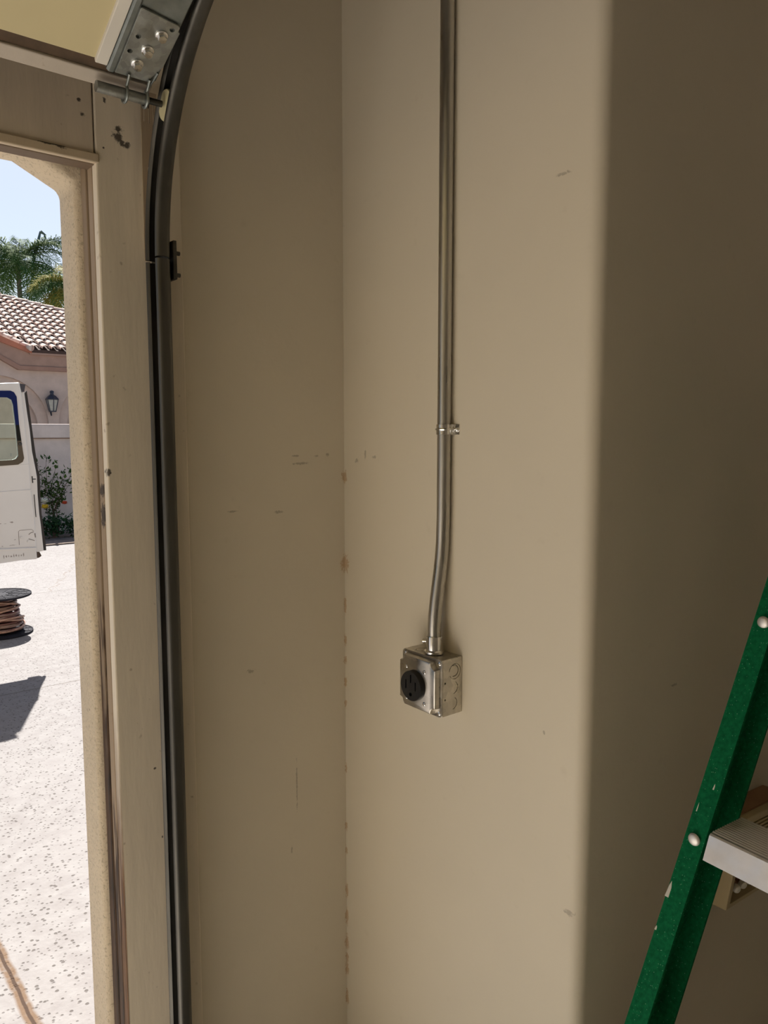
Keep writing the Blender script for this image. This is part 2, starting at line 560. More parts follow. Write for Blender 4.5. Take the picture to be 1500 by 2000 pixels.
obj('outer_skin', bm, plain('outer door skin', (.50, .42, .32), .6), door)
bm = NB(); dbox(bm, -4.40, .437, -.031, -.0125, .004, .034)
obj('gap_shade', bm, M_DBROWN, door)  # brown colour stands for the shadow gap between panel and bottom rail
bm = NB(); dbox(bm, -4.40, .497, -.056, -.0315, .000, .030)
obj('bottom_rail', bm, M_RAIL, door, bevel=.002)
bm = NB(); dbox(bm, .4055, .4225, -.0135, .535, -.006, .001)
obj('stile_edge', bm, M_WHITE, door, bevel=.0012)
bm = NB()
dbox(bm, .4230, .4985, -.022, .535, .000, .034)
o = obj('end_stile', bm, M_STILE, door, bevel=.002)
bm = NB()
prism(bm, [(.4235, 0), (.4235, -.004), (.4265, -.0075), (.4325, -.0075), (.4360, -.004), (.4360, 0)], lambda u, n: dl(u, -.020, n), DU * .54)
obj('stile_fold', bm, M_STILE, door, smooth=True)
# bottom bracket: plate, three hex screws, holes, two hooked ears and a sleeve
br_poly = [(.4365, -.022), (.486, -.022), (.4885, -.010), (.4970, .010), (.4985, .072), (.4955, .0735), (.4955, .080), (.4920, .0825), (.4385, .0905), (.4365, .089)]
bm = NB(); prism(bm, br_poly, lambda u, v: dl(u, v, -.0045), DN * .0045)
brk = obj('bottom_bracket', bm, M_BRKT, door, bevel=.0006, seg=1)
tag(brk, 'galvanised corner bracket with three hex screws')
cb = NB()
for u, v in ((.4865, .0735), (.4475, .047), (.4445, .0205)):
    add_cyl(cb, dl(u, v, -.02), dl(u, v, .0), .0036, 16)
cut(brk, cb)
for u, v in ((.476, .060), (.4665, .030), (.4605, .0035)):
    bm = NB()
    add_lathe(bm, [(.0085, 0), (.0085, .0016), (.0066, .0022), (.0062, .0022)], dl(u, v, -.0045), -DN, 24)
    add_lathe(bm, [(.0062, .002), (.0062, .0078), (.0055, .0088), (0, .0090)], dl(u, v, -.0045), -DN, 6)
    obj('hex_screw', bm, M_ZINC, brk)
bm = NB()
add_cyl(bm, dl(.4135, -.043, -.016), dl(.490, -.043, -.016), .0078, 20)
obj('roller_sleeve', bm, M_BRKT, brk, smooth=True)
for u in (.4555, .486):
    bm = NB()
    pts = []
    for k in range(15):
        a = radians(110 - k * 17)
        pts.append(dl(u, -.043 + .0112 * sin(a) + .0, -.016 - .0112 * cos(a)))
    pts = [dl(u, -.016, -.006)] + pts
    add_tube(bm, pts, .0022, 8)
    obj('sleeve_hook', bm, M_STILE, brk, smooth=True)
bm = NB(); add_cyl(bm, dl(.486, -.043, -.016), dl(.512, -.043, -.016), .0048, 14)
obj('roller_stem', bm, M_DARKST, brk, smooth=True)
bm = NB(); add_lathe(bm, [(.008, 0), (.0215, .001), (.0225, .003), (.0215, .0065), (.0225, .010), (.0215, .012), (.008, .013)], dl(.5160, -.043, -.016), (1, 0, 0), 28)
obj('roller_wheel', bm, plain('nylon roller', (.55, .50, .30), .5), brk, smooth=True)
bm = NB(); add_tube(bm, [dl(.489, -.058, .004), dl(.4905, -.03, -.004), dl(.4925, .0, -.006)], .0016, 8)
obj('lift_cable', bm, M_STILE, brk, smooth=True)
# remaining sections lie on the level track
top0 = dl(0, .545)
for k in range(3):
    y1_ = top0.y - k * .535
    z_ = top0.z + .02
    bm = NB()
    add_box(bm, -4.40 * S, .495 * S, y1_ - .525, y1_, z_, z_ + .045)
    obj('door_section', bm, M_PANEL, door, bevel=.003)
    bm = NB()
    add_box(bm, .42 * S, .495 * S, y1_ - .525, y1_, z_ - .003, z_ - .0005)
    obj('section_stile', bm, M_STILE, door)

# ------------------------------------------------------------------ door track
CY, CZ = .8076, 1.925
track = thing('door_track', 'dark greasy steel track with curved top beside the opening', 'track', (.515, 1.20, 0))
def channel_profile():
    """closed outline in (x, rho) of a two inch C channel open to -x"""
    xo, xi = .5275, .5040
    r0, r1 = .3680, .4180
    path = []
    # far lip, far flange, web, near flange, near lip
    path += [(xi + .0045, r1 - .0085), (xi + .001, r1 - .006), (xi, r1 - .003), (xi + .0015, r1 - .0005), (xi + .004, r1)]
    for k in range(5):
        a = radians(90 - k * 22.5); path.append((xo - .006 + .006 * cos(a), r1 - .006 + .006 * sin(a)))
    for k in range(5):
        a = radians(0 - k * 22.5); path.append((xo - .008 + .008 * cos(a), r0 + .008 + .008 * sin(a)))
    path += [(xi + .006, r0), (xi + .003, r0 + .0005), (xi + .0005, r0 + .0025), (xi - .0008, r0 + .006), (xi, r0 + .0095), (xi + .0025, r0 + .0118), (xi + .006, r0 + .0118)]
    th = .0018
    out = []
    n = len(path)
    for i in range(n):
        a = Vector(path[max(i - 1, 0)]); b = Vector(path[min(i + 1, n - 1)])
        d = (b - a).normalized()
        out.append((path[i][0] - d.y * -th * -1, path[i][1] + d.x * th * -1) if False else (path[i][0] + d.y * th, path[i][1] - d.x * th))
    return path + out[::-1]
CP = channel_profile()
def sweep_track(bm, stations):
    rings = []
    for kind, s in stations:
        ring = []
        for x, rho in CP:
            if kind == 'v': p = (x, CY + rho, s)
            elif kind == 'a': p = (x, CY + rho * cos(s), CZ + rho * sin(s))
            else: p = (x, CY - s, CZ + rho)
            ring.append(bm.verts.new(p))
        rings.append(ring)
    n = len(CP)
    for a, b in zip(rings, rings[1:]):
        for i in range(n):
            j = (i + 1) % n
            bm.faces.new((a[i], a[j], b[j], b[i]))
    bm.faces.new(rings[0][::-1]); bm.faces.new(rings[-1])
    return bm
bm = NB(); sweep_track(bm, [('v', .02), ('v', .6), ('v', 1.2), ('v', 1.9175)])
obj('vertical_track', bm, M_TRACK, track, smooth=True)
bm = NB(); sweep_track(bm, [('v', 1.9205), ('v', CZ)] + [('a', radians(a)) for a in range(3, 91, 3)] + [('h', .4), ('h', 2.2)])
obj('curved_track', bm, M_TRACK, track, smooth=True)
bm = NB()
add_box(bm, .5285, .5310, 1.196, 1.2565, .02, 1.93)
add_box(bm, .5310, .5500, 1.2540, 1.2565, .02, 1.93)
obj('mounting_angle', bm, M_TRACK, track)
bm = bx(.5315, .5375, 1.178, 1.212, 1.888, 1.948)
sp = obj('splice_plate', bm, M_DARKST, track, bevel=.001)
for z in (1.897, 1.931):
    bm = NB(); add_cyl(bm, (.5370, 1.190, z), (.5470, 1.190, z), .0034, 12); add_cyl(bm, (.5375, 1.190, z), (.5400, 1.190, z), .0050, 6)
    obj('splice_bolt', bm, M_DARKST, sp)
bm = NB(); prism(bm, [(.5135, 2.19), (.540, 2.19), (.5345, 2.105), (.522, 2.072), (.5195, 2.02), (.5160, 1.925), (.5125, 1.925)], lambda x, z: (x, 1.2450, z), (0, .0022, 0))
fb = obj('flag_bracket', bm, wood_paint('painted bracket', (.33, .25, .17)), track)
cb = NB()
for x in (.5185, .5265, .5340):
    add_box(cb, x - .0011, x + .0011, 1.23, 1.26, 2.143 - (x - .5185) * .2, 2.183)
cut(fb, cb)
for z in (2.17, 2.09):
    bm = NB(); add_cyl(bm, (.526, 1.2465, z), (.526, 1.2575, z), .004, 10)
    obj('bracket_screw', bm, M_DARKST, fb)
bm = NB()
for z in (1.055,):
    add_cyl(bm, (.538, 1.250, z), (.538, 1.2575, z), .0042, 12)
obj('mounting_screw', bm, M_DARKST, track)

# ------------------------------------------------------------------ conduit, strap, outlet box
CYc = .968
cond = thing('electrical_conduit', 'galvanised metal conduit running down the lit wall to the outlet box', 'conduit', (.9222, CYc, 1.257))
pts = [(.9220, CYc - .001, z) for z in (2.749, 2.4, 2.0, 1.7, 1.50)]
for k in range(0, 13):
    f = k / 12
    s = f * f * (3 - 2 * f)
    pts.append((.9220 - .0145 * s, CYc + .0045 * s, 1.470 - f * .175))
pts.append((.9075, CYc + .0045, 1.262))
bm = NB(); add_tube(bm, pts, .0118, 24)
obj('pipe', bm, M_EMT, cond, smooth=True)
bc = (.9075, CYc + .0045)
bm = NB(); add_lathe(bm, [(.0122, .0315), (.0142, .0315), (.0146, .030), (.0146, .007), (.0160, .0055), (.0178, .0045), (.0178, .001), (.0165, 0), (.0122, 0)], (bc[0], bc[1], 1.2575), (0, 0, 1), 36)
con = obj('connector', bm, M_ZINC, cond, smooth=True)
dv = Vector((-.45, .9, 0)).normalized()
bm = NB(); p0 = Vector((bc[0], bc[1], 1.2775)) + dv * .0135
add_lathe(bm, [(.0034, -.003), (.0034, .004), (.0042, .0042), (.0042, .0075), (.0030, .0085), (0, .0086)], p0, dv, 18)
obj('set_screw', bm, M_ZINC, con, smooth=True)

strap = thing('conduit_strap', 'one-hole metal strap clamping the conduit to the wall', 'strap', (.9345, .955, 1.6515))
cx, cy = .9220, CYc - .001
def strap_sheet(r, dz0, dz1):
    path = [(XW - .0014, .9415), (XW - .0014, .9535)]
    for k in range(13):
        a = radians(-60 - k * (210 / 12))
        path.append((cx + r * cos(a), cy + r * sin(a)))
    ins = [(XW, .9415), (XW, .9545)]
    for k in range(13):
        a = radians(-60 - k * (210 / 12))
        ins.append((cx + (r - .0013) * cos(a), cy + (r - .0013) * sin(a)))
    return path + ins[::-1]
bm = NB()
prism(bm, strap_sheet(.0136, 0, 0), lambda x, y: (x, y, 1.6425), (0, 0, .0175))
sb = obj('strap_band', bm, M_ZINC, strap, smooth=True)
bm = NB()
pa = [Vector((cx + .0138 * cos(radians(-75 - k * 15)), cy + .0138 * sin(radians(-75 - k * 15)), 1.6515)) for k in range(12)]
add_tube(bm, [Vector((XW - .0015, .9510, 1.6515))] + pa, .0022, 8)
obj('strap_rib', bm, M_ZINC, strap, smooth=True)
bm = NB(); add_lathe(bm, [(.0050, 0), (.0048, .0016), (.0036, .0030), (.0018, .0034), (0, .0030)], (XW - .0014, .9475, 1.6512), (-1, 0, 0), 20)
obj('strap_screw', bm, M_ZINC, strap, smooth=True)

# outlet box
BY0, BY1, BZ0, BZ1 = .929, 1.031, 1.1560, 1.2570
XB = .8870
box = thing('outlet_box', 'square steel outlet box with black receptacle on the lit wall', 'outlet', (XW, .98, 1.206))
bm = bx(XB, XW, BY0, BY1, BZ0, BZ1)
body = obj('box_body', bm, M_BOX, box, bevel=.0015, smooth=True)
def arc_groove(bm, cen, r, w, a0, a1, seg=20, face='y', depth=.003):
    """ring-shaped cutter on the side (y) or top (z) of the box"""
    pl = []
    for rad_, rng in ((r + w, range(seg + 1)), (r - w, range(seg, -1, -1))):
        for k in rng:
            a = radians(a0 + (a1 - a0) * k / seg)
            pl.append((rad_ * cos(a), rad_ * sin(a)))
    if face == 'y':
        prism(bm, pl, lambda u, v: (cen[0] + u, BY0 - .002, cen[1] + v), (0, .002 + depth, 0))
    else:
        prism(bm, pl, lambda u, v: (cen[0] + u, cen[1] + v, BZ1 + .002), (0, 0, -.002 - depth))
for args in (((.9165, 1.2330), .0135, .0005, -150, 175), ((.9145, 1.2345), .0098, .0008, -110, 110),
             ((.9125, 1.2045), .0110, .0006, -85, 60), ((.9115, 1.1765), .0105, .0006, -85, 60)):
    cb = NB(); arc_groove(cb, *args); cut(body, cb)
for z in (1.2155, 1.1860):
    cb = NB(); add_cyl(cb, (.8935, BY0 - .01, z), (.8935, BY0 + .004, z), .0019, 14); cut(body, cb)
cb = NB(); arc_groove(cb, (.906, 1.002), .0115, .0005, 0, 350, 28, 'z'); cut(body, cb)
for f in body.data.polygons: f.use_smooth = False
# raised cover with crushed corners
def rrect(y0, y1, z0, z1, r, seg=5):
    p = []
    for cy_, cz_, a0 in ((y1 - r, z1 - r, 0), (y0 + r, z1 - r, 90), (y0 + r, z0 + r, 180), (y1 - r, z0 + r, 270)):
        for k in range(seg + 1):
            a = radians(a0 + 90 * k / seg)
            p.append((cy_ + r * cos(a), cz_ + r * sin(a)))
    return p
bm = NB(); prism(bm, rrect(BY0 - .0005, BY1 + .0005, BZ0 - .0005, BZ1 + .0005, .007), lambda y, z: (XB - .0017, y, z), (.0016, 0, 0))
cov = obj('cover_plate', bm, M_COVER, box)
ins_, nr = .0035, .0125
poly = []
cy0, cy1, cz0, cz1 = BY0 + ins_, BY1 - ins_, BZ0 + ins_, BZ1 - ins_
def notch(yc, zc, a0, a1):
    return [(yc + nr * cos(radians(a0 + (a1 - a0) * k / 7)), zc + nr * sin(radians(a0 + (a1 - a0) * k / 7))) for k in range(8)]
poly += notch(cy0, cz0, 90, 0) + notch(cy1, cz0, 180, 90) + notch(cy1, cz1, 270, 180) + notch(cy0, cz1, 360, 270)
bm = NB()
mid = Vector(((cy0 + cy1) / 2, (cz0 + cz1) / 2))
lo = [(XB - .0015, y, z) for y, z in poly]
def shr(y, z, k): return mid + (Vector((y, z)) - mid) * k
m1 = [(XB - .0100, *shr(y, z, .985)) for y, z in poly]
m2 = [(XB - .0130, *shr(y, z, .965)) for y, z in poly]
hi = [(XB - .0140, *shr(y, z, .93)) for y, z in poly]
rings = [[bm.verts.new(p) for p in L] for L in (lo, m1, m2, hi)]
for a, b in zip(rings, rings[1:]):
    for i in range(len(a)):
        j = (i + 1) % len(a)
        bm.faces.new((a[i], a[j], b[j], b[i]))
bm.faces.new(rings[0][::-1]); bm.faces.new(rings[-1])
obj('raised_panel', bm, M_COVER, cov, smooth=True)
XC = XB - .0140
RY, RZ = .9835, 1.2035
def screw(parent, p, r=.0036, name='cover_screw'):
    b = NB(); add_lathe(b, [(r, 0), (r * .95, .0010), (r * .6, .0019), (0, .0022)], p, (-1, 0, 0), 18)
    s_ = obj(name, b, M_ZINC, parent, smooth=True)
    c_ = NB(); add_box(c_, p[0] - .004, p[0] - .0010, p[1] - r, p[1] + r, p[2] - .0006, p[2] + .0006); cut(s_, c_)
    return s_
for dy in (-.0235, .0235):
    for dz in (-.0285, .0285):
        screw(cov, (XC, RY + dy, RZ + dz))
for y, z in ((BY0 + .0065, BZ1 - .0065), (BY0 + .0065, BZ0 + .0065), (BY1 - .0065, BZ1 - .0065), (BY1 - .0065, BZ0 + .0065)):
    screw(cov, (XB - .0017, y, z), .0042, 'corner_screw')
bm = NB(); add_lathe(bm, [(.0268, 0), (.0268, .0100), (.0260, .0112), (0, .0112)], (XC, RY, RZ), (-1, 0, 0), 48)
rec = obj('receptacle', bm, M_BLACK, box, smooth=True)
tag(rec, 'round black four-slot receptacle')
cb = NB()
for dy, dz, w, h in ((.0125, .0015, .0014, .0080), (-.0125, .0015, .0014, .0080), (0, .0130, .0014, .0075)):
    add_box(cb, XC - .02, XC - .003, RY + dy - w, RY + dy + w, RZ + dz - h, RZ + dz + h)
cut(rec, cb)
cb = NB(); add_cyl(cb, (XC - .02, RY, RZ - .0150), (XC - .003, RY, RZ - .0150), .0036, 16); cut(rec, cb)

# ------------------------------------------------------------------ step ladder
t = NT('green fibreglass')
f = t.ramp(t.noise(160, None, 3), .3, .7)
c = t.mix(f, (.003, .085, .030), (.006, .14, .052))
fl = t.voro(420)
c = t.mix(t.math('MULTIPLY', t.ramp(fl.outputs['Distance'], .28, .12), t.ramp(t.xyz(fl.outputs['Color'])[0], .86, .90, 0, .8)), c, (.20, .45, .30))
t.bump(t.noise(220), .15, .0006)
M_GREEN = t.done(c, .75, 0, .06)
M_CHIP = plain('paint drip', (.62, .58, .50), .6)
yaw = radians(39.19)
Fh = Vector((sin(yaw), cos(yaw), 0)); Rh = Vector((cos(yaw), -sin(yaw), 0))
def hd(a): return Fh * cos(radians(a)) + Rh * sin(radians(a))
LF = hd(-34 + 90)      # leaning back
LW = hd(-34 + 180)     # across, towards the near rail
TL, TK = .41, .05
A0 = Vector((1.0099, .5313, 1.0635))
W0 = .52
HT = 1.74
lad = thing('step_ladder', 'green fibreglass step ladder with aluminium steps, in front of the dark wall', 'ladder',
            tuple(A0 - (Vector((0, 0, 1)) + LF * TL + LW * TK) * A0.z + LW * W0 / 2))
def rail_pt(side, z):
    """centre of the front flange at height z; side 0 far rail, 1 near rail"""
    a = A0 + (z - A0.z) * (Vector((0, 0, 1)) + LF * TL + LW * TK)
    if side == 0: return a
    b0 = A0 - A0.z * (Vector((0, 0, 1)) + LF * TL + LW * TK) + LW * W0
    return b0 + z * (Vector((0, 0, 1)) + LF * TL - LW * TK)
def channel(bm, side, z0, z1, depth=.080, fw=.031, th=.0045):
    s = LW if side == 0 else -LW
    h = fw / 2
    pl = [(-h, 0), (h, 0), (h, th), (-h + th, th), (-h + th, depth - th), (h, depth - th), (h, depth), (-h, depth)]
    lo = [rail_pt(side, z0) + s * u + LF * v for u, v in pl]
    hi = [rail_pt(side, z1) + s * u + LF * v for u, v in pl]
    return add_hexa(bm, lo, hi)
STEPZ = [1.060 + k * .3048 for k in (-3, -2, -1, 0, 1)]
for side in (0, 1):
    bm = NB(); channel(bm, side, .02, HT)
    if side == 0:
        s = LW
        def fp(z, u): return rail_pt(0, z) + s * u - LF * .0003
        for z, u, w, h in ((.9905, -.0135, .006, .022), (1.138, .004, .0022, .008), (.937, -.0145, .003, .006), (1.105, -.010, .0014, .012)):
            q = [fp(z - h / 2, u - w * .5), fp(z - h / 2, u + w * .5), fp(z + h * .1, u + w * .5), fp(z + h / 2, u + w * .1), fp(z + h * .2, u - w * .2)]
            add_hexa(bm, q, [p + LF * .001 for p in q], 1)
    rl = obj('front_rail', bm, [M_GREEN, M_CHIP], lad)
    for zs in STEPZ:
        p = rail_pt(side, zs + .0035)
        bm = NB(); add_lathe(bm, [(.0095, 0), (.0088, .0022), (.0060, .0042), (0, .0050)], p, -LF, 20)
        obj('rivet', bm, M_ALU, rl, smooth=True)
    bm = NB()
    p = rail_pt(side, .0)
    s = LW if side == 0 else -LW
    lo = [p + s * u + LF * v for u, v in ((-.022, -.006), (.022, -.006), (.022, .09), (-.022, .09))]
    add_hexa(bm, lo, [q + Vector((0, 0, .035)) + LF * .012 for q in lo])
    obj('foot', bm, M_BLACK, rl, bevel=.004)
def step(zs):
    a = rail_pt(0, zs) + LW * .0205
    b = rail_pt(1, zs) - LW * .0205
    L = (b - a).length
    d = (b - a).normalized()
    bm = NB()
    # cross-section (v back, z up) of a ribbed tread with front and rear lips
    top = 0.0205
    sec = [(-.002, -.0145), (-.002, top - .002), (0, top)]
    n = 13
    for k in range(n):
        v = .004 + k * .0058
        sec += [(v, top), (v + .0012, top + .0014), (v + .0030, top + .0014), (v + .0042, top)]
    sec += [(.078, top), (.078, -.012), (.0755, -.012), (.0755, top - .0035), (.0012, top - .0035), (.0012, -.0145)]
    lo = [a + LF * v + Vector((0, 0, z)) + LF * (TL * z) for v, z in sec]
    hi = [b + LF * v + Vector((0, 0, z)) + LF * (TL * z) for v, z in sec]
    add_hexa(bm, lo, hi)
    return obj('step', bm, M_ALU, lad)
for zs in STEPZ: step(zs)
# rear frame, spreaders and top cap
RT, RTK = .30, .045
def rear_pt(side, z):
    top = rail_pt(side, HT) + LF * .10
    s = -LW if side == 0 else LW
    return top + (HT - z) * (LF * RT - Vector((0, 0, 1)) + s * RTK)
for side in (0, 1):
    s = LW if side == 0 else -LW
    bm = NB()
    pl = [(-.014, 0), (.014, 0), (.014, .05), (-.014, .05)]
    add_hexa(bm, [rear_pt(side, .02) + s * u + LF * v for u, v in pl], [rear_pt(side, HT) + s * u + LF * v for u, v in pl])
    rr_ = obj('rear_rail', bm, M_GREEN, lad, bevel=.003)
    bm = NB()
    lo = [rear_pt(side, 0) + s * u + LF * v for u, v in ((-.02, -.006), (.02, -.006), (.02, .06), (-.02, .06))]
    add_hexa(bm, lo, [q + Vector((0, 0, .03)) for q in lo])
    obj('foot', bm, M_BLACK, rr_, bevel=.003)
    bm = NB()
    add_tube(bm, [rail_pt(side, .60) + LF * .07 + s * .02, rear_pt(side, .60) + s * .02], .006, 8)
    obj('spreader', bm, M_ALU, lad)
for z in (.25, .62, .98, 1.34):
    bm = NB(); add_tube(bm, [rear_pt(0, z) + LF * .025, rear_pt(1, z) + LF * .025], .010, 10)
    obj('rear_brace', bm, M_ALU, lad, smooth=True)
bm = NB()
q = [rail_pt(0, HT) - LW * .03 - LF * .02, rail_pt(1, HT) + LW * .03 - LF * .02, rail_pt(1, HT) + LW * .03 + LF * .17, rail_pt(0, HT) - LW * .03 + LF * .17]
add_hexa(bm, q, [p + Vector((0, 0, .06)) for p in q])
obj('top_cap', bm, plain('green cap', (.01, .11, .05), .5), lad, bevel=.008)

# ------------------------------------------------------------------ beige control unit on the dark wall
th5 = radians(5)
CB0 = Vector((1.323, YI, .772))
ex = Vector((cos(th5), 0, -sin(th5))); ez = Vector((sin(th5), 0, cos(th5)))
unit = thing('control_unit', 'beige louvred control unit with open terminal recess, mounted crookedly behind the ladder', 'control unit', tuple(CB0))
M_BEIGE = plain('aged beige plastic', (.47, .375, .215), .5, 0, .06)
UW, UH = .20, .178
def up(u, h, d): # u across, h up, d out of the wall
    return CB0 + ex * u + ez * h + Vector((0, -d, 0))
def dep(h): return .040 + .018 * h / UH
def ubox(bm, u0, u1, h0, h1, d0, d1):
    lo = [up(u, h, 0) + Vector((0, -d0(h), 0)) for u, h in ((u0, h0), (u1, h0), (u1, h1), (u0, h1))]
    hi = [up(u, h, 0) + Vector((0, -d1(h), 0)) for u, h in ((u0, h0), (u1, h0), (u1, h1), (u0, h1))]
    return add_hexa(bm, lo, hi)
bm = NB(); ubox(bm, 0, UW, 0, UH, lambda h: 0, dep)
bdy = obj('casing', bm, M_BEIGE, unit, bevel=.002)
cb = NB(); ubox(cb, .012, UW - .012, .010, .085, lambda h: dep(h) - .018, lambda h: dep(h) + .02); cut(bdy, cb)
cb = NB()
for k in range(7):
    h = .112 + k * .008
    ubox(cb, .014, UW - .014, h, h + .004, lambda h_: dep(h_) - .012, lambda h_: dep(h_) + .02)
cut(bdy, cb)
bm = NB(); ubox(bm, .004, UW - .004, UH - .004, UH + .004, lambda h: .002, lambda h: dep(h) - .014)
obj('shaded_top', bm, plain('brown top shade', (.30, .16, .08), .7), unit)  # brown cap paints in the shade on the casing's top face
M_IVORY = plain('ivory cap', (.66, .62, .54), .35)
M_BROWN = plain('brown terminal', (.22, .105, .05), .5)
for k, u in enumerate((.034, .058, .083, .108)):
    h = .038 + k * .001
    base = up(u, h, dep(h) - .018)
    bm = NB(); add_cyl(bm, base, base + Vector((0, -.010, 0)), .0085, 14)
    tm = obj('terminal', bm, M_BROWN, unit, smooth=True)
    bm = NB(); add_lathe(bm, [(.006, .010), (.0075, .012), (.0075, .019), (.005, .022), (0, .0225)], base, (-.2, -1, -.25), 16)
    obj('terminal_cap', bm, M_IVORY, tm, smooth=True)

# ------------------------------------------------------------------ cable spool on the driveway
SPX, SPY, SR = 1.458, 6.722, .233
spool = thing('cable_spool', 'black reel of brown and red cable standing on the driveway', 'cable spool', (SPX, SPY, 0))
M_FLANGE = plain('black reel plastic', (.016, .016, .022), .8, 0, .2, 10, spec=.15)
for k, z in enumerate((0.0, .310)):
    bm = NB()
    add_lathe(bm, [(.045, 0), (SR - .004, 0), (SR, .003), (SR, .017), (SR - .006, .020), (SR - .012, .014), (.06, .014), (.05, .018), (.045, .018)], (SPX, SPY, z), (0, 0, 1), 64)
    fl_ = obj('flange', bm, M_FLANGE, spool, smooth=True)
    cb = NB()
    for a in (20, 80, 140, 200, 260, 320):
        q = radians(a)
        add_cyl(cb, (SPX + .212 * cos(q), SPY + .212 * sin(q), z - .02), (SPX + .212 * cos(q), SPY + .212 * sin(q), z + .05), .009, 12)
    cut(fl_, cb)
    bm = NB()
    for a in range(12):
        c_, s_ = cos(a * pi / 6), sin(a * pi / 6)
        add_tube(bm, [(SPX + c_ * .06, SPY + s_ * .06, z + .0145), (SPX + c_ * (SR - .012), SPY + s_ * (SR - .012), z + .0145)], .004, 6)
    for r in (.10, .155, .195):
        ring = [(SPX + r * cos(q * pi / 24), SPY + r * sin(q * pi / 24), z + .0140) for q in range(49)]
        add_tube(bm, ring, .0028, 5, cap=False)
    obj('molded_ribs', bm, M_FLANGE, fl_, smooth=True)
bm = NB(); add_cyl(bm, (SPX, SPY, .018), (SPX, SPY, .310), .085, 28)
obj('core', bm, plain('dark core', (.03, .015, .012), .7), spool, smooth=True)
t = NT('cable jacket')
c = t.mix(t.ramp(t.noise(14, t.scale(t.co, (.3, .3, 5)), 2), .42, .55), (.10, .022, .014), (.21, .13, .095))
M_CABLE = t.done(c, .32, 0, .5)
random.seed(3)
bm = NB()
pts = []
turns = 17
for q in range(turns * 20 + 1):
    f = q / (turns * 20)
    a = q * 2 * pi / 20
    z = .030 + f * .272
    r = .098 + .062 * (1 - f) ** .8 + .004 * sin(q * .7) + random.uniform(-.0015, .0015)
    pts.append((SPX + r * cos(a), SPY + r * sin(a), z + .006 * sin(a * .37 + 1.2)))
add_tube(bm, pts, .0088, 8)
obj('wound_cable', bm, M_CABLE, spool, smooth=True)
bm = NB()
for n_, (z0, dz, r0, ph) in enumerate(((.07, .025, .168, .3), (.13, -.03, .160, 1.2), (.19, .035, .140, 2.2), (.25, -.03, .124, .8), (.10, .05, .166, 2.8))):
    ring = []
    for q in range(33):
        a = q * 2 * pi / 32
        ring.append((SPX + r0 * cos(a), SPY + r0 * sin(a), z0 + dz * sin(a + ph)))
    add_tube(bm, ring, .0085, 8, cap=False)
obj('loose_turn', bm, plain('lighter cable', (.30, .17, .12), .35, 0, .3, 25), spool, smooth=True)

# ------------------------------------------------------------------ van with open rear door
YD = 5.892
van = thing('van', 'white van whose windowed rear door stands open at the left edge', 'van', (1.0, YD, 0))
t = NT('white van paint')
c = t.mix(t.ramp(t.noise(2.5, t.pos, 3), .35, .65), (.60, .585, .57), (.66, .65, .64))
sc_ = [((1.30, YD, .992), (.012, .1, .003)), ((1.335, YD, .990), (.008, .1, .002)), ((1.378, YD, .998), (.012, .1, .006)),
       ((1.395, YD, .870), (.006, .1, .004)), ((1.375, YD, .832), (.028, .1, .003)), ((1.31, YD, .83), (.006, .1, .003))]
for k in range(9):
    sc_.append(((1.315 + k * .0165, YD, .752 + .002 * (k % 3)), (.004 + .002 * (k % 2), .1, .010 if k % 4 else .016)))
c = t.mix(t.math('MULTIPLY', t.spots(sc_, .7, 90), .8), c, (.16, .13, .12))
M_VAN = t.done(c, .35, 0, .5)
M_RUBBER = plain('black door seal', (.022, .018, .016), .7)
XL = .78                         # hinge end of the door
def vprism(poly, y0, y1):
    b = NB(); prism(b, poly, lambda x, z: (x, y0, z), (0, y1 - y0, 0)); return b
skin = [(1.478, 1.986), (1.487, 1.922), (1.497, 1.774), (1.505, 1.614), (1.516, 1.431), (1.520, 1.228), (1.531, 1.083), (1.538, .948), (1.537, .828), (1.539, .714),
        (1.424, .715), (1.288, .708), (XL, .700), (XL, 1.955), (1.35, 1.976)]
dskin = obj('door_skin', vprism(skin, YD, YD + .03), M_VAN, van, bevel=.008, seg=2, smooth=True)
wfr = [(1.414, 1.926), (1.436, 1.916), (1.452, 1.885), (1.459, 1.687), (1.475, 1.505), (1.481, 1.451), (1.471, 1.425), (1.439, 1.406), (1.322, 1.400), (.90, 1.395), (.87, 1.42), (.87, 1.89), (.90, 1.918), (1.347, 1.924)]
gls = [(1.391, 1.878), (1.417, 1.862), (1.426, 1.830), (1.436, 1.687), (1.444, 1.506), (1.444, 1.470), (1.428, 1.448), (1.407, 1.441), (1.324, 1.438), (.93, 1.434), (.91, 1.455), (.91, 1.86), (.93, 1.875), (1.345, 1.878)]
cut(dskin, vprism(gls, YD - .1, YD + .1))
for p_ in dskin.data.polygons: p_.use_smooth = False
bm = vprism(wfr, YD - .006, YD - .0005)
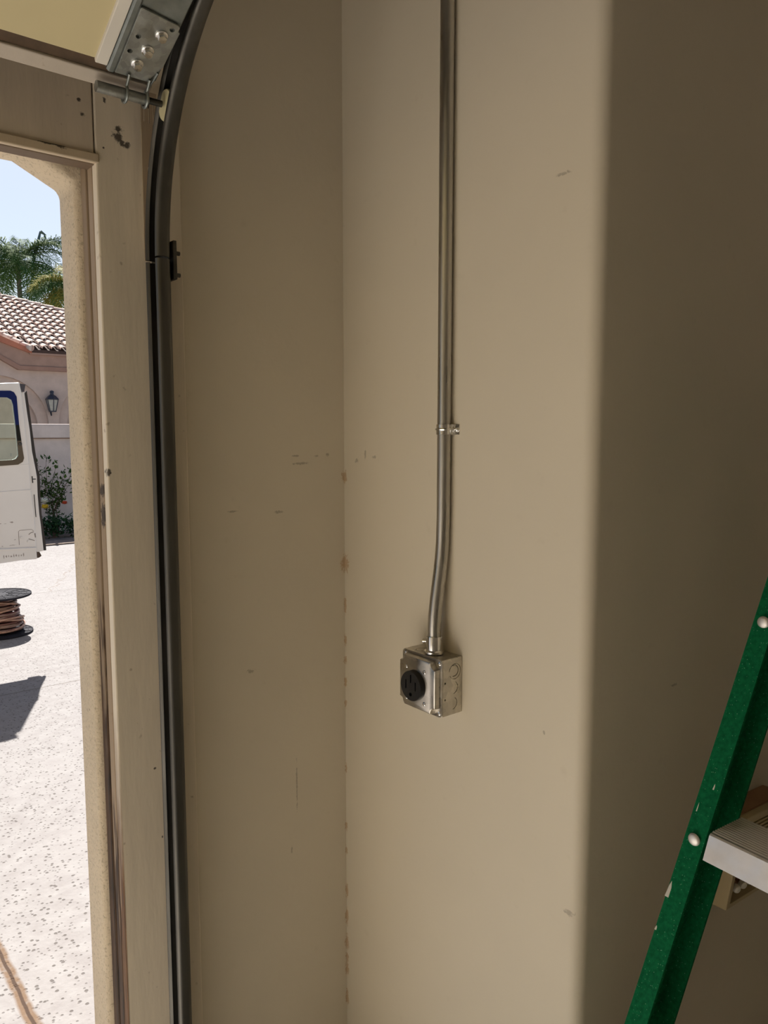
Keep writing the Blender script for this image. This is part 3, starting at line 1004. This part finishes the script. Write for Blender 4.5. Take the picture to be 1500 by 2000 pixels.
# blue gasket frame: outer loop minus glass
t = NT('tinted window gasket')
zz = t.xyz(t.pos)[2]
c = t.mix(t.ramp(zz, 1.685, 1.690), t.mix(t.ramp(zz, 1.578, 1.572), (.010, .011, .010), (.105, .085, .060)), (.006, .014, .085))
M_GASK = t.done(c, .6, 0, .12)
gk = obj('window_gasket', bm, M_GASK, dskin)
cut(gk, vprism(gls, YD - .1, YD + .1))
t = NT('green tinted glass')
t.t.nodes.remove(t.b)
tr = t.n('ShaderNodeBsdfTransparent'); tr.inputs[0].default_value = (.76, .82, .77, 1)
gl = t.n('ShaderNodeBsdfGlossy'); gl.inputs['Roughness'].default_value = .02; gl.inputs[0].default_value = (.9, .95, .95, 1)
fr_ = t.n('ShaderNodeFresnel'); fr_.inputs[0].default_value = 1.5
mx = t.n('ShaderNodeMixShader')
t.l(fr_.outputs[0], mx.inputs[0]); t.l(tr.outputs[0], mx.inputs[1]); t.l(gl.outputs[0], mx.inputs[2])
t.l(mx.outputs[0], t.out.inputs[0])
M_GLASS = t.m
obj('window_pane', vprism(gls, YD + .004, YD + .008), M_GLASS, dskin)
bm = vprism([(1.392, 1.487), (1.406, 1.487), (1.404, 1.466), (1.394, 1.466)], YD + .002, YD + .0035)
obj('glass_stamp', bm, plain('etched mark', (.30, .33, .29), .7), dskin)
bm = NB(); add_lathe(bm, [(.012, 0), (.012, .004), (.007, .006), (0, .006)], (1.459, YD - .006, 1.553), (0, -1, 0), 16)
obj('window_latch', bm, M_BLACK, dskin, smooth=True)
shell = [(1.460, 1.93), (1.506, 1.915), (1.518, 1.774), (1.530, 1.654), (1.539, 1.497), (1.558, 1.364), (1.564, 1.312), (1.563, 1.178), (1.568, 1.039), (1.575, .960), (1.583, .816), (1.586, .766), (1.545, .760), (1.480, .80)]
obj('inner_shell', vprism([(x + .008, z) for x, z in shell], YD + .031, YD + .085), M_VAN, van, bevel=.004)
sl = [(1.506, 1.915), (1.518, 1.774), (1.530, 1.654), (1.539, 1.497), (1.558, 1.364), (1.564, 1.312), (1.563, 1.178), (1.568, 1.039), (1.575, .960), (1.583, .816), (1.586, .766)]
sr = [(1.521, 1.933), (1.541, 1.706), (1.554, 1.548), (1.572, 1.363), (1.580, 1.341), (1.582, 1.281), (1.580, 1.177), (1.582, 1.038), (1.589, .959), (1.601, .814), (1.603, .765)]
obj('door_seal', vprism([(x + .014, z) for x, z in sl[::-1] + sr], YD + .050, YD + .075), M_RUBBER, van)
obj('corner_cap', vprism([(1.481, 1.979), (1.517, 1.973), (1.513, 1.955), (1.506, 1.922), (1.491, 1.920)], YD + .005, YD + .045), plain('dark blue cap', (.012, .014, .035), .4), van)
# pressed ridges, handle recess, slots and the painted shade of the lower corner
M_VSH = plain('seam in white paint', (.36, .34, .33), .5)
for pp, r in (([(XL + .01, YD, 1.212), (1.313, YD, 1.217), (1.522, YD, 1.223)], .004),
              ([(XL + .01, YD, .815), (1.293, YD, .810), (1.534, YD, .798)], .008),
              ([(1.449, YD, 1.402), (1.515, YD, 1.406)], .002)):
    bm = NB(); add_tube(bm, pp, r, 6)
    obj('pressed_ridge', bm, M_VAN, dskin, smooth=True)
bm = NB()
add_tube(bm, [(1.421, YD - .0005, .830), (1.420, YD - .0005, .926), (1.428, YD - .0005, .934), (1.508, YD - .0005, .9355), (1.522, YD - .0005, .922)], .0017, 6)
add_tube(bm, [(1.488, YD - .0005, .898), (1.500, YD - .0005, .910), (1.522, YD - .0005, .916)], .0026, 6)
add_tube(bm, [(1.486, YD - .0005, .868), (1.500, YD - .0005, .862), (1.526, YD - .0005, .852)], .0026, 6)
add_tube(bm, [(1.530, YD - .0005, .905), (1.533, YD - .0005, .875)], .004, 6)
obj('plate_outline', bm, plain('grime line', (.22, .195, .18), .7), dskin, smooth=True)
for (x, z) in ((1.438, .882), (1.484, .850)):
    bm = NB(); add_lathe(bm, [(.011, 0), (.011, .003), (.006, .005), (0, .005)], (x, YD, z), (0, -1, 0), 14)
    obj('plate_bolt', bm, M_VAN, dskin, smooth=True)
bm = NB(); add_tube(bm, [(1.5455, YD + .030, 1.185), (1.551, YD + .030, 1.020)], .003, 6)
obj('latch_slot', bm, M_BLACK, van, smooth=True)
bm = NB()
add_tube(bm, [(1.5375, YD + .030, 1.318), (1.5400, YD + .030, 1.270)], .004, 6)
add_tube(bm, [(1.539, YD + .030, 1.297), (1.562, YD + .030, 1.297)], .0035, 6)
obj('catch_slot', bm, M_BLACK, van, smooth=True)
obj('corner_shade', vprism([(1.500, .832), (1.548, .832), (1.552, .790), (1.578, .730), (1.560, .718), (1.500, .712)], YD + .034, YD + .060), plain('brown corner shade', (.07, .045, .032), .8), van)  # dark plate painted as the shade in the door's lower inner corner
# body of the van, to the left of the hinge
bm = NB()
side = [(.78, .55), (.80, 1.2), (.74, 1.98), (.66, 2.06), (-3.4, 2.08), (-3.75, 1.95), (-4.25, 1.25), (-5.0, 1.10), (-5.25, .85), (-5.25, .42), (.70, .42)]
prism(bm, side, lambda x, z: (x, YD + .10, z), (0, 1.95, 0))
vb = obj('body', bm, M_VAN, van, bevel=.05, seg=3, smooth=True)
for x in (-.55, -4.2):
    for y in (YD + .10, YD + 1.83):
        bm = NB(); add_lathe(bm, [(.18, 0), (.33, .01), (.36, .05), (.36, .17), (.33, .21), (.18, .22)], (x, y, .36), (0, 1, 0), 36)
        w_ = obj('wheel', bm, M_RUBBER, van, smooth=True)
        bm = NB(); near = y < YD + 1; add_lathe(bm, [(.200, -.02), (.200, .006), (.185, .008), (.165, -.012), (.075, -.010), (.065, .012), (.03, .016), (0, .016)], (x, y if near else y + .22, .36), (0, -1 if near else 1, 0), 28)
        obj('wheel_rim', bm, M_ALU, w_, smooth=True)
cb = NB(); add_box(cb, .30, 1.2, YD + .22, YD + 1.83, .62, 1.86); cut(vb, cb)
for x in (-.55, -4.2):
    for y0_, y1_ in ((YD + .05, YD + .34), (YD + 1.81, YD + 2.2)):
        cb = NB(); add_cyl(cb, (x, y0_, .36), (x, y1_, .36), .43, 36); cut(vb, cb)
for p_ in vb.data.polygons: p_.use_smooth = False
obj('rear_bumper', bx(.70, .84, YD + .14, YD + 2.0, .40, .54), plain('grey bumper', (.10, .10, .105), .6), van, bevel=.02)
for y in (YD + .115, YD + 1.93):
    obj('tail_light', bx(.765, .802, y, y + .09, .80, 1.10), plain('red lens', (.35, .012, .010), .2), van, bevel=.008)
for x in (-1.9, -3.1):
    bm = NB(); add_tube(bm, [(x, YD + .098, .60), (x, YD + .098, 1.98)], .004, 6)
    obj('side_seam', bm, M_VSH, vb)
bm = NB(); add_box(bm, -3.0, .60, YD + .092, YD + .104, .93, .965)
obj('side_moulding', bm, M_VSH, vb)
for z in (.95, 1.75):
    bm = NB(); add_cyl(bm, (.785, YD + .055, z - .04), (.785, YD + .055, z + .04), .02, 12); add_box(bm, .76, .80, YD + .02, YD + .13, z - .03, z + .03)
    obj('hinge', bm, M_VAN, van)

# ------------------------------------------------------------------ garden wall and planting
M_GW = stucco('pink beige stucco', (.62, .53, .48), .15, 30)
gw = thing('garden_wall', 'low pinkish stucco garden wall behind the van', 'wall', (2.5, 13.0, 0))
bm = bx(-8, 14, 12.92, 13.10, 0, 1.522); obj('wall_body', bm, M_GW, gw, bevel=.01)
bm = bx(-8.02, 14.02, 12.89, 13.13, 1.522, 1.749); obj('wall_cap', bm, M_GW, gw, bevel=.018)
bm = bx(-8, 14, 12.882, 12.92, 1.512, 1.526); obj('cap_joint', bm, plain('brown joint', (.25, .15, .10), .9), gw)
M_SOIL = plain('dry soil', (.20, .155, .125), 1.0, 0, .35, 18, .6, 30, bdist=.02)
bm = bx(-8, 14, 11.48, 12.92, 0, .02)
soil = struct('planting_bed', bm, M_SOIL, 'narrow strip of dry soil along the garden wall')

def leafy(bm, centre, n, spread, size, seed, up=.3):
    random.seed(seed)
    for _ in range(n):
        d = Vector((random.gauss(0, 1), random.gauss(0, 1), random.gauss(0, 1)))
        p = Vector(centre) + Vector((d.x * spread[0], d.y * spread[1], d.z * spread[2])) * .55
        a = Vector((random.uniform(-1, 1), random.uniform(-1, 1), random.uniform(-.6, .8) + up)).normalized()
        u, w = frame_of(a)
        l = size * random.uniform(.7, 1.25)
        q = [p, p + a * l * .45 + u * l * .28, p + a * l, p + a * l * .45 - u * l * .28]
        q[1] += w * l * .1; q[3] += w * l * .1
        bm.faces.new([bm.verts.new(x) for x in q])
def leafmat(name, a, b):
    t = NT(name)
    c = t.mix(t.ramp(t.noise(20, t.pos, 2), .35, .65), a, b)
    return t.done(c, .75, 0, .08)
M_LEAF = leafmat('rose leaf', (.022, .055, .015), (.075, .13, .03))
M_BUSH = leafmat('dark bush leaf', (.014, .045, .020), (.040, .095, .040))
M_STEM = plain('brown stem', (.09, .055, .035), .8)
rose = thing('rose_bush', 'straggly rose bush with a yellow and a red bloom against the garden wall', 'shrub', (3.518, 12.579, 0.020))
random.seed(5)
bmS, bmL = NB(), NB()
for (x, z, n) in ((3.379, 1.149, 1), (3.518, 1.192, 1), (3.603, 1.117, 1), (3.688, 1.010, 1), (3.465, 0.872, 1), (3.752, 0.797, 1), (3.582, 0.691, 1), (3.369, 0.659, 1), (3.816, 1.149, 1), (3.678, 0.637, 1)):
    b0 = Vector((3.52 + random.uniform(-.06, .06), 12.58 + random.uniform(-.04, .04), .01))
    tip = Vector((x, 12.52 + random.uniform(-.12, .12), z))
    pts = [b0.lerp(tip, f) + Vector((.05 * sin(f * 5 + x * 9), .03 * sin(f * 4), 0)) for f in [k / 7 for k in range(8)]]
    add_tube(bmS, pts, [.008 - .0008 * k for k in range(8)], 6)
    for k in range(4, 8):
        leafy(bmL, pts[k], 10, (.055, .055, .05), .075, int(x * 1000) + k)
leafy(bmL, (3.369, 12.536, 0.659), 55, (.07, .08, .10), .08, 77)
leafy(bmL, (3.624, 12.536, 0.765), 40, (.09, .08, .12), .08, 78)
obj('stems', bmS, M_STEM, rose)
obj('foliage', bmL, M_LEAF, rose)
def bloom(name, p, r, mat, seed):
    random.seed(seed)
    b = NB()
    for k in range(16):
        a = k * 2.399; h = (k / 16)
        d = Vector((cos(a), sin(a), 0)) * (1 - h * .6) + Vector((0, 0, .3 + h))
        d.normalize(); u, w = frame_of(d)
        c0 = Vector(p)
        q = [c0, c0 + d * r * .6 + u * r * .4, c0 + d * r + w * r * .1, c0 + d * r * .6 - u * r * .4]
        b.faces.new([b.verts.new(x) for x in q])
    return obj(name, b, mat, rose)
tag(bloom('bloom', (3.374, 12.366, 0.541), .095, plain('white petal', (.75, .76, .66), .6), 1), 'white bloom')
tag(bloom('bloom', (3.369, 12.344, 0.456), .085, plain('yellow petal', (.72, .52, .04), .6), 2), 'yellow bloom')
tag(bloom('bloom', (3.667, 12.366, 0.504), .065, plain('red petal', (.60, .09, .035), .6), 3), 'red bloom')
low = thing('low_bush', 'low dark green bush at the foot of the garden wall', 'shrub', (3.528, 12.131, 0.020))
bm = NB(); leafy(bm, (3.433, 12.152, 0.211), 420, (.19, .10, .15), .07, 9)
leafy(bm, (3.251, 12.152, 0.168), 120, (.08, .1, .14), .07, 19)
leafy(bm, (3.710, 12.152, 0.168), 160, (.12, .1, .12), .07, 29)
obj('foliage', bm, M_BUSH, low)
bm = NB()
for k in range(7):
    add_tube(bm, [(3.433, 12.152, 0.020), (3.27 + k * .07, 12.13 + .03 * (k % 3), .21)], .006, 6)
obj('stems', bm, M_STEM, low)

# ------------------------------------------------------------------ house with tiled roof
house = thing('house', 'pinkish stucco house with clay tile roof and arches beyond the garden wall', 'house', (6.0, 22.4, 0))
M_HS = stucco('house stucco', (.56, .45, .385), .1, 20)
M_FRZ = stucco('frieze stucco', (.40, .265, .205), .1, 20)
YH = 22.45
EX, EY, EZ = 5.93, 22.261, 3.83
PT = radians(22)
def rp(x, s, h=0.0):
    """point on the roof plane: s metres up the slope from the eave, h above"""
    return Vector((x, EY + s * cos(PT) - h * sin(PT), EZ + s * sin(PT) + h * cos(PT)))
W_ = [(3.2, 0), (14, 0), (14, 3.78), (5.95, 3.78), (5.10, 4.12), (3.2, 4.85)]
bm = NB(); prism(bm, W_, lambda x, z: (x, YH, z), (0, .5, 0))
hw = obj('wall', bm, M_HS, house)
def arch_poly(xc, zs, r, z0, n=20, k=1.0):
    return [(xc - r, z0)] + [(xc - r * cos(pi * q / n), zs + r * k * sin(pi * q / n)) for q in range(n + 1)] + [(xc + r, z0)]
AR = ((5.08, 1.25), (7.85, 1.25))
for xc, r in AR:
    cb = NB(); prism(cb, arch_poly(xc, 1.85, r, .3), lambda x, z: (x, YH - .3, z), (0, .42, 0)); cut(hw, cb)
    cb = NB(); prism(cb, arch_poly(xc, 1.75, r * .80, .3), lambda x, z: (x, YH - .3, z), (0, .60, 0)); cut(hw, cb)
# frieze bands under the eave, following the raked eave on the left
bm = NB(); prism(bm, [(5.58, 3.26), (14, 3.27), (14, 3.78), (5.98, 3.72), (5.05, 4.10), (3.3, 4.80), (3.3, 4.25), (5.05, 3.57)], lambda x, z: (x, YH - .10, z), (0, .10, 0))
obj('frieze', bm, M_FRZ, house)
bm = NB(); prism(bm, [(5.58, 3.26), (14, 3.27), (14, 3.38), (5.62, 3.37), (5.05, 3.69), (3.3, 4.37), (3.3, 4.25), (5.05, 3.57)], lambda x, z: (x, YH - .15, z), (0, .06, 0))
obj('frieze_moulding', bm, stucco('moulding stucco', (.36, .22, .165), .1, 20), house)
# roof deck and clay barrel tiles
RL = Vector((5.427 - EX, 23.403 - EY))
def left_x(s): return EX + RL.x * (s * cos(PT) / RL.y)
SH = (27.415 - EY) / cos(PT)
def top_s(x):
    y = 27.415 + (x - 6.414) * (26.144 - 27.415) / (7.997 - 6.414)
    return max(.3, min((y - EY) / cos(PT), 7.0))
dk = [(EX, 0), (13.2, 0), (13.2, top_s(13.2)), (6.414, top_s(6.414)), (5.0, top_s(5.0)), (left_x(top_s(5.0)), top_s(5.0))]
bm = NB()
lo = [rp(x, s, -.12) for x, s in dk]; hi = [rp(x, s, -.02) for x, s in dk]
add_hexa(bm, lo, hi)
obj('roof_deck', bm, plain('dark underlay', (.07, .045, .038), .95), house)
t = NT('clay tile')
cell = t.voro(4.3, t.pos)
c = t.mix(t.xyz(cell.outputs['Color'])[0], (.52, .37, .31), (.70, .60, .53))
c = t.mix(t.ramp(t.noise(9, t.pos, 4), .45, .75, 0, .6), c, (.30, .20, .16))
M_TILE = t.done(c, .85, 0, .2)
PITCH, ROW = .232, .385
bm = NB()
ncol = int((13.2 - 3.0) / PITCH)
random.seed(21)
for ci in range(ncol):
    x = 3.02 + ci * PITCH
    ts = top_s(x) - .12
    j = 0
    s = -.06
    while s < ts:
        if x > left_x(max(s, 0)) + .05:
            jx, jr = random.uniform(-.010, .010), random.uniform(-.006, .006)
            L = min(ROW + .06, ts - s + .1)
            n = 6
            rA, rB = .098 + jr, .082 + jr
            ra, rb = [], []
            for q in range(n + 1):
                a = pi * q / n
                ra.append(bm.verts.new(rp(x + jx + rA * cos(a), s, rA * sin(a) * .95 + .045)))
                rb.append(bm.verts.new(rp(x + jx + rB * cos(a), s + L, rB * sin(a) * .95)))
            ia = [bm.verts.new(rp(x + jx + (rA - .016) * cos(pi * q / n), s, (rA - .016) * sin(pi * q / n) * .95 + .045)) for q in range(n + 1)]
            for q in range(n):
                bm.faces.new((ra[q], ra[q + 1], rb[q + 1], rb[q]))
                bm.faces.new((ia[q], ia[q + 1], ra[q + 1], ra[q]))
        s += ROW
        j += 1
obj('roof_tiles', bm, M_TILE, house)
bm = NB()
# hip caps and rake caps
def caps(p0, p1, r, step):
    p0, p1 = Vector(p0), Vector(p1)
    n = int((p1 - p0).length / step)
    d = (p1 - p0).normalized()
    for k in range(n):
        a = p0 + d * k * step
        add_cyl(bm, a + Vector((0, 0, .0)), a + d * (step + .05) + Vector((0, 0, -.02)), r, 12, r * .85)
caps(rp(13.0, top_s(13.0), .02), rp(6.414, top_s(6.414), .02), .115, .42)
caps(rp(6.414, top_s(6.414), .02), rp(5.0, top_s(5.0), .02), .115, .42)
obj('hip_caps', bm, M_TILE, house, smooth=True)
bm = NB()
caps(rp(EX - .02, -.05, .03), rp(left_x(4.5), 4.5, .03), .085, .40)
obj('rake_caps', bm, M_TILE, house, smooth=True)
bm = NB()
prism(bm, [(3.30, 4.865), (4.46, 4.405), (5.17, 4.125), (5.94, 3.82), (5.935, 3.70), (5.162, 3.965), (4.452, 4.25), (3.30, 4.70)], lambda x, z: (x, YH - .16, z), (0, .15, 0))
obj('copper_fascia', bm, plain('copper fascia', (.42, .15, .085), .6, 0, .25, 3), house)
bm = NB(); add_box(bm, EX - .05, 13.2, EY + .03, YH + .02, EZ - .15, EZ - .10)
obj('soffit', bm, M_FRZ, house)
bm = NB(); add_box(bm, 14, 14.1, YH, 29, 0, 3.7); add_box(bm, 3.1, 3.2, YH, 29, 0, 4.6); add_box(bm, 3.1, 14.1, 29, 29.1, 0, 4.6)
obj('rear_wall', bm, M_HS, house)

LX, LY, LZ = 6.40, YH - .16, 2.42
lan = thing('wall_lantern', 'dark metal wall lantern between the two arches of the house', 'lantern', (LX, YH, LZ))
M_LAN = plain('dark blue grey metal', (.030, .035, .055), .4)
def lat4(prof, cen, mat, name, par=lan):
    b = NB(); add_lathe(b, prof, cen, (0, 0, 1), 6); return obj(name, b, mat, par)
cap_ = lat4([(.175, 0), (.18, .02), (.10, .11), (.05, .14), (.045, .19), (.06, .20), (.05, .24), (0, .26)], (LX, LY, LZ + .06), M_LAN, 'lantern_roof')
lat4([(.085, -.24), (.15, .05), (.15, .058), (.08, -.23)], (LX, LY, LZ), plain('frosted pane', (.42, .42, .36), .25), 'glass')
bm = NB()
for k in range(6):
    a = k * pi / 3 + pi / 6
    add_tube(bm, [(LX + .09 * cos(a), LY + .09 * sin(a), LZ - .25), (LX + .158 * cos(a), LY + .158 * sin(a), LZ + .06)], .013, 6)
add_lathe(bm, [(.10, -.27), (.10, -.24), (.0, -.24)], (LX, LY, LZ), (0, 0, 1), 6)
obj('frame', bm, M_LAN, lan)
bm = NB(); add_tube(bm, [(LX, YH, LZ - .22), (LX - .02, YH - .10, LZ - .36), (LX - .05, LY, LZ - .27)], .02, 8)
add_cyl(bm, (LX, YH, LZ - .2), (LX, YH - .02, LZ - .2), .06, 16)
obj('arm', bm, M_LAN, lan, smooth=True)

# ------------------------------------------------------------------ palms beyond the roof
def frond_mesh(seed, length, droop, leaf=.95):
    random.seed(seed)
    b = NB()
    n = 30
    rach = []
    for k in range(n + 1):
        f = k / n
        rach.append(Vector((length * (f - .18 * droop * f * f), 0, length * (.55 * f - droop * f * f * .85))))
    add_tube(b, rach, [.035 * (1 - .8 * k / n) + .004 for k in range(n + 1)], 5)
    for k in range(4, n + 1):
        f = k / n
        d = (rach[min(k + 1, n)] - rach[k - 1]).normalized()
        ll = leaf * (sin(pi * min(1, f * .88 + .12)) ** .6) * random.uniform(.85, 1.1)
        for sgn in (-1, 1):
            for rep in range(2):
                side_ = Vector((0, sgn, 0))
                dirv = (side_ * random.uniform(.6, .9) + d * random.uniform(.35, .7) + Vector((0, 0, random.uniform(-.15, .35)))).normalized()
                p = rach[k] - d * rep * length / n * .5
                wv = d.cross(dirv).normalized().cross(dirv) * .020
                p1 = p + dirv * ll * .5
                p2 = p1 + (dirv + Vector((0, 0, -1.2))).normalized() * ll * .5
                v = [b.verts.new(q) for q in (p - wv * .6, p + wv * .6, p1 + wv, p1 - wv, p2)]
                b.faces.new((v[0], v[1], v[2], v[3]))
                b.faces.new((v[3], v[2], v[4]))
    return b
def palm(name, label, base, h, nf, length, mats, seed):
    pr_ = thing(name, label, 'palm tree', base, 'palms beyond the tiled roof')
    bx_, by_, bz_ = base
    b = NB()
    add_tube(b, [(bx_ + .05 * sin(k), by_, bz_ + h * k / 10) for k in range(11)], [.20 - .008 * k for k in range(11)], 12)
    obj('trunk', b, plain('palm trunk', (.16, .135, .11), .9), pr_, smooth=True)
    protos = []
    for v in range(3):
        b = frond_mesh(seed + v, length, .75 + .2 * v)
        me = bpy.data.meshes.new('frond')
        b.to_mesh(me); b.free()
        me.materials.append(mats[v % len(mats)])
        protos.append(me)
    random.seed(seed)
    for k in range(nf):
        o_ = bpy.data.objects.new('frond', protos[k % 3])
        COL.objects.link(o_)
        o_.parent = pr_
        o_.location = (0, 0, h)
        o_.rotation_euler = (random.uniform(-.15, .15), random.uniform(-.55, .75), k * 2.399 + random.uniform(-.2, .2))
    return pr_
M_F1 = leafmat('palm leaf', (.030, .075, .022), (.085, .16, .045))
M_F2 = leafmat('palm leaf light', (.06, .12, .03), (.16, .22, .06))
M_F3 = leafmat('yellowing palm leaf', (.22, .20, .035), (.38, .33, .07))
palm_a = palm('palm_tree', 'taller green palm with arching fronds at the left beyond the roof', (12.3, 48.2, 0), 11.2, 44, 4.6, [M_F1, M_F2, M_F1], 31)
palm_b = palm('palm_tree', 'shorter palm with yellowing fronds at the right beyond the roof', (13.35, 42.0, 0), 9.0, 30, 3.2, [M_F1, M_F3, M_F2], 57)
bm = NB()
add_tube(bm, [(13.05, 47.8, 11.3), (13.35, 47.8, 12.4), (13.5, 47.8, 13.0)], [.10, .09, .05], 8)
add_tube(bm, [(13.5, 47.8, 13.0), (13.75, 47.8, 12.85), (13.6, 47.8, 11.8)], [.10, .07, .02], 8)
tag(obj('dry_spathe', bm, plain('grey dry spathe', (.16, .19, .19), .8), palm_a, smooth=True), 'grey dry spathe')
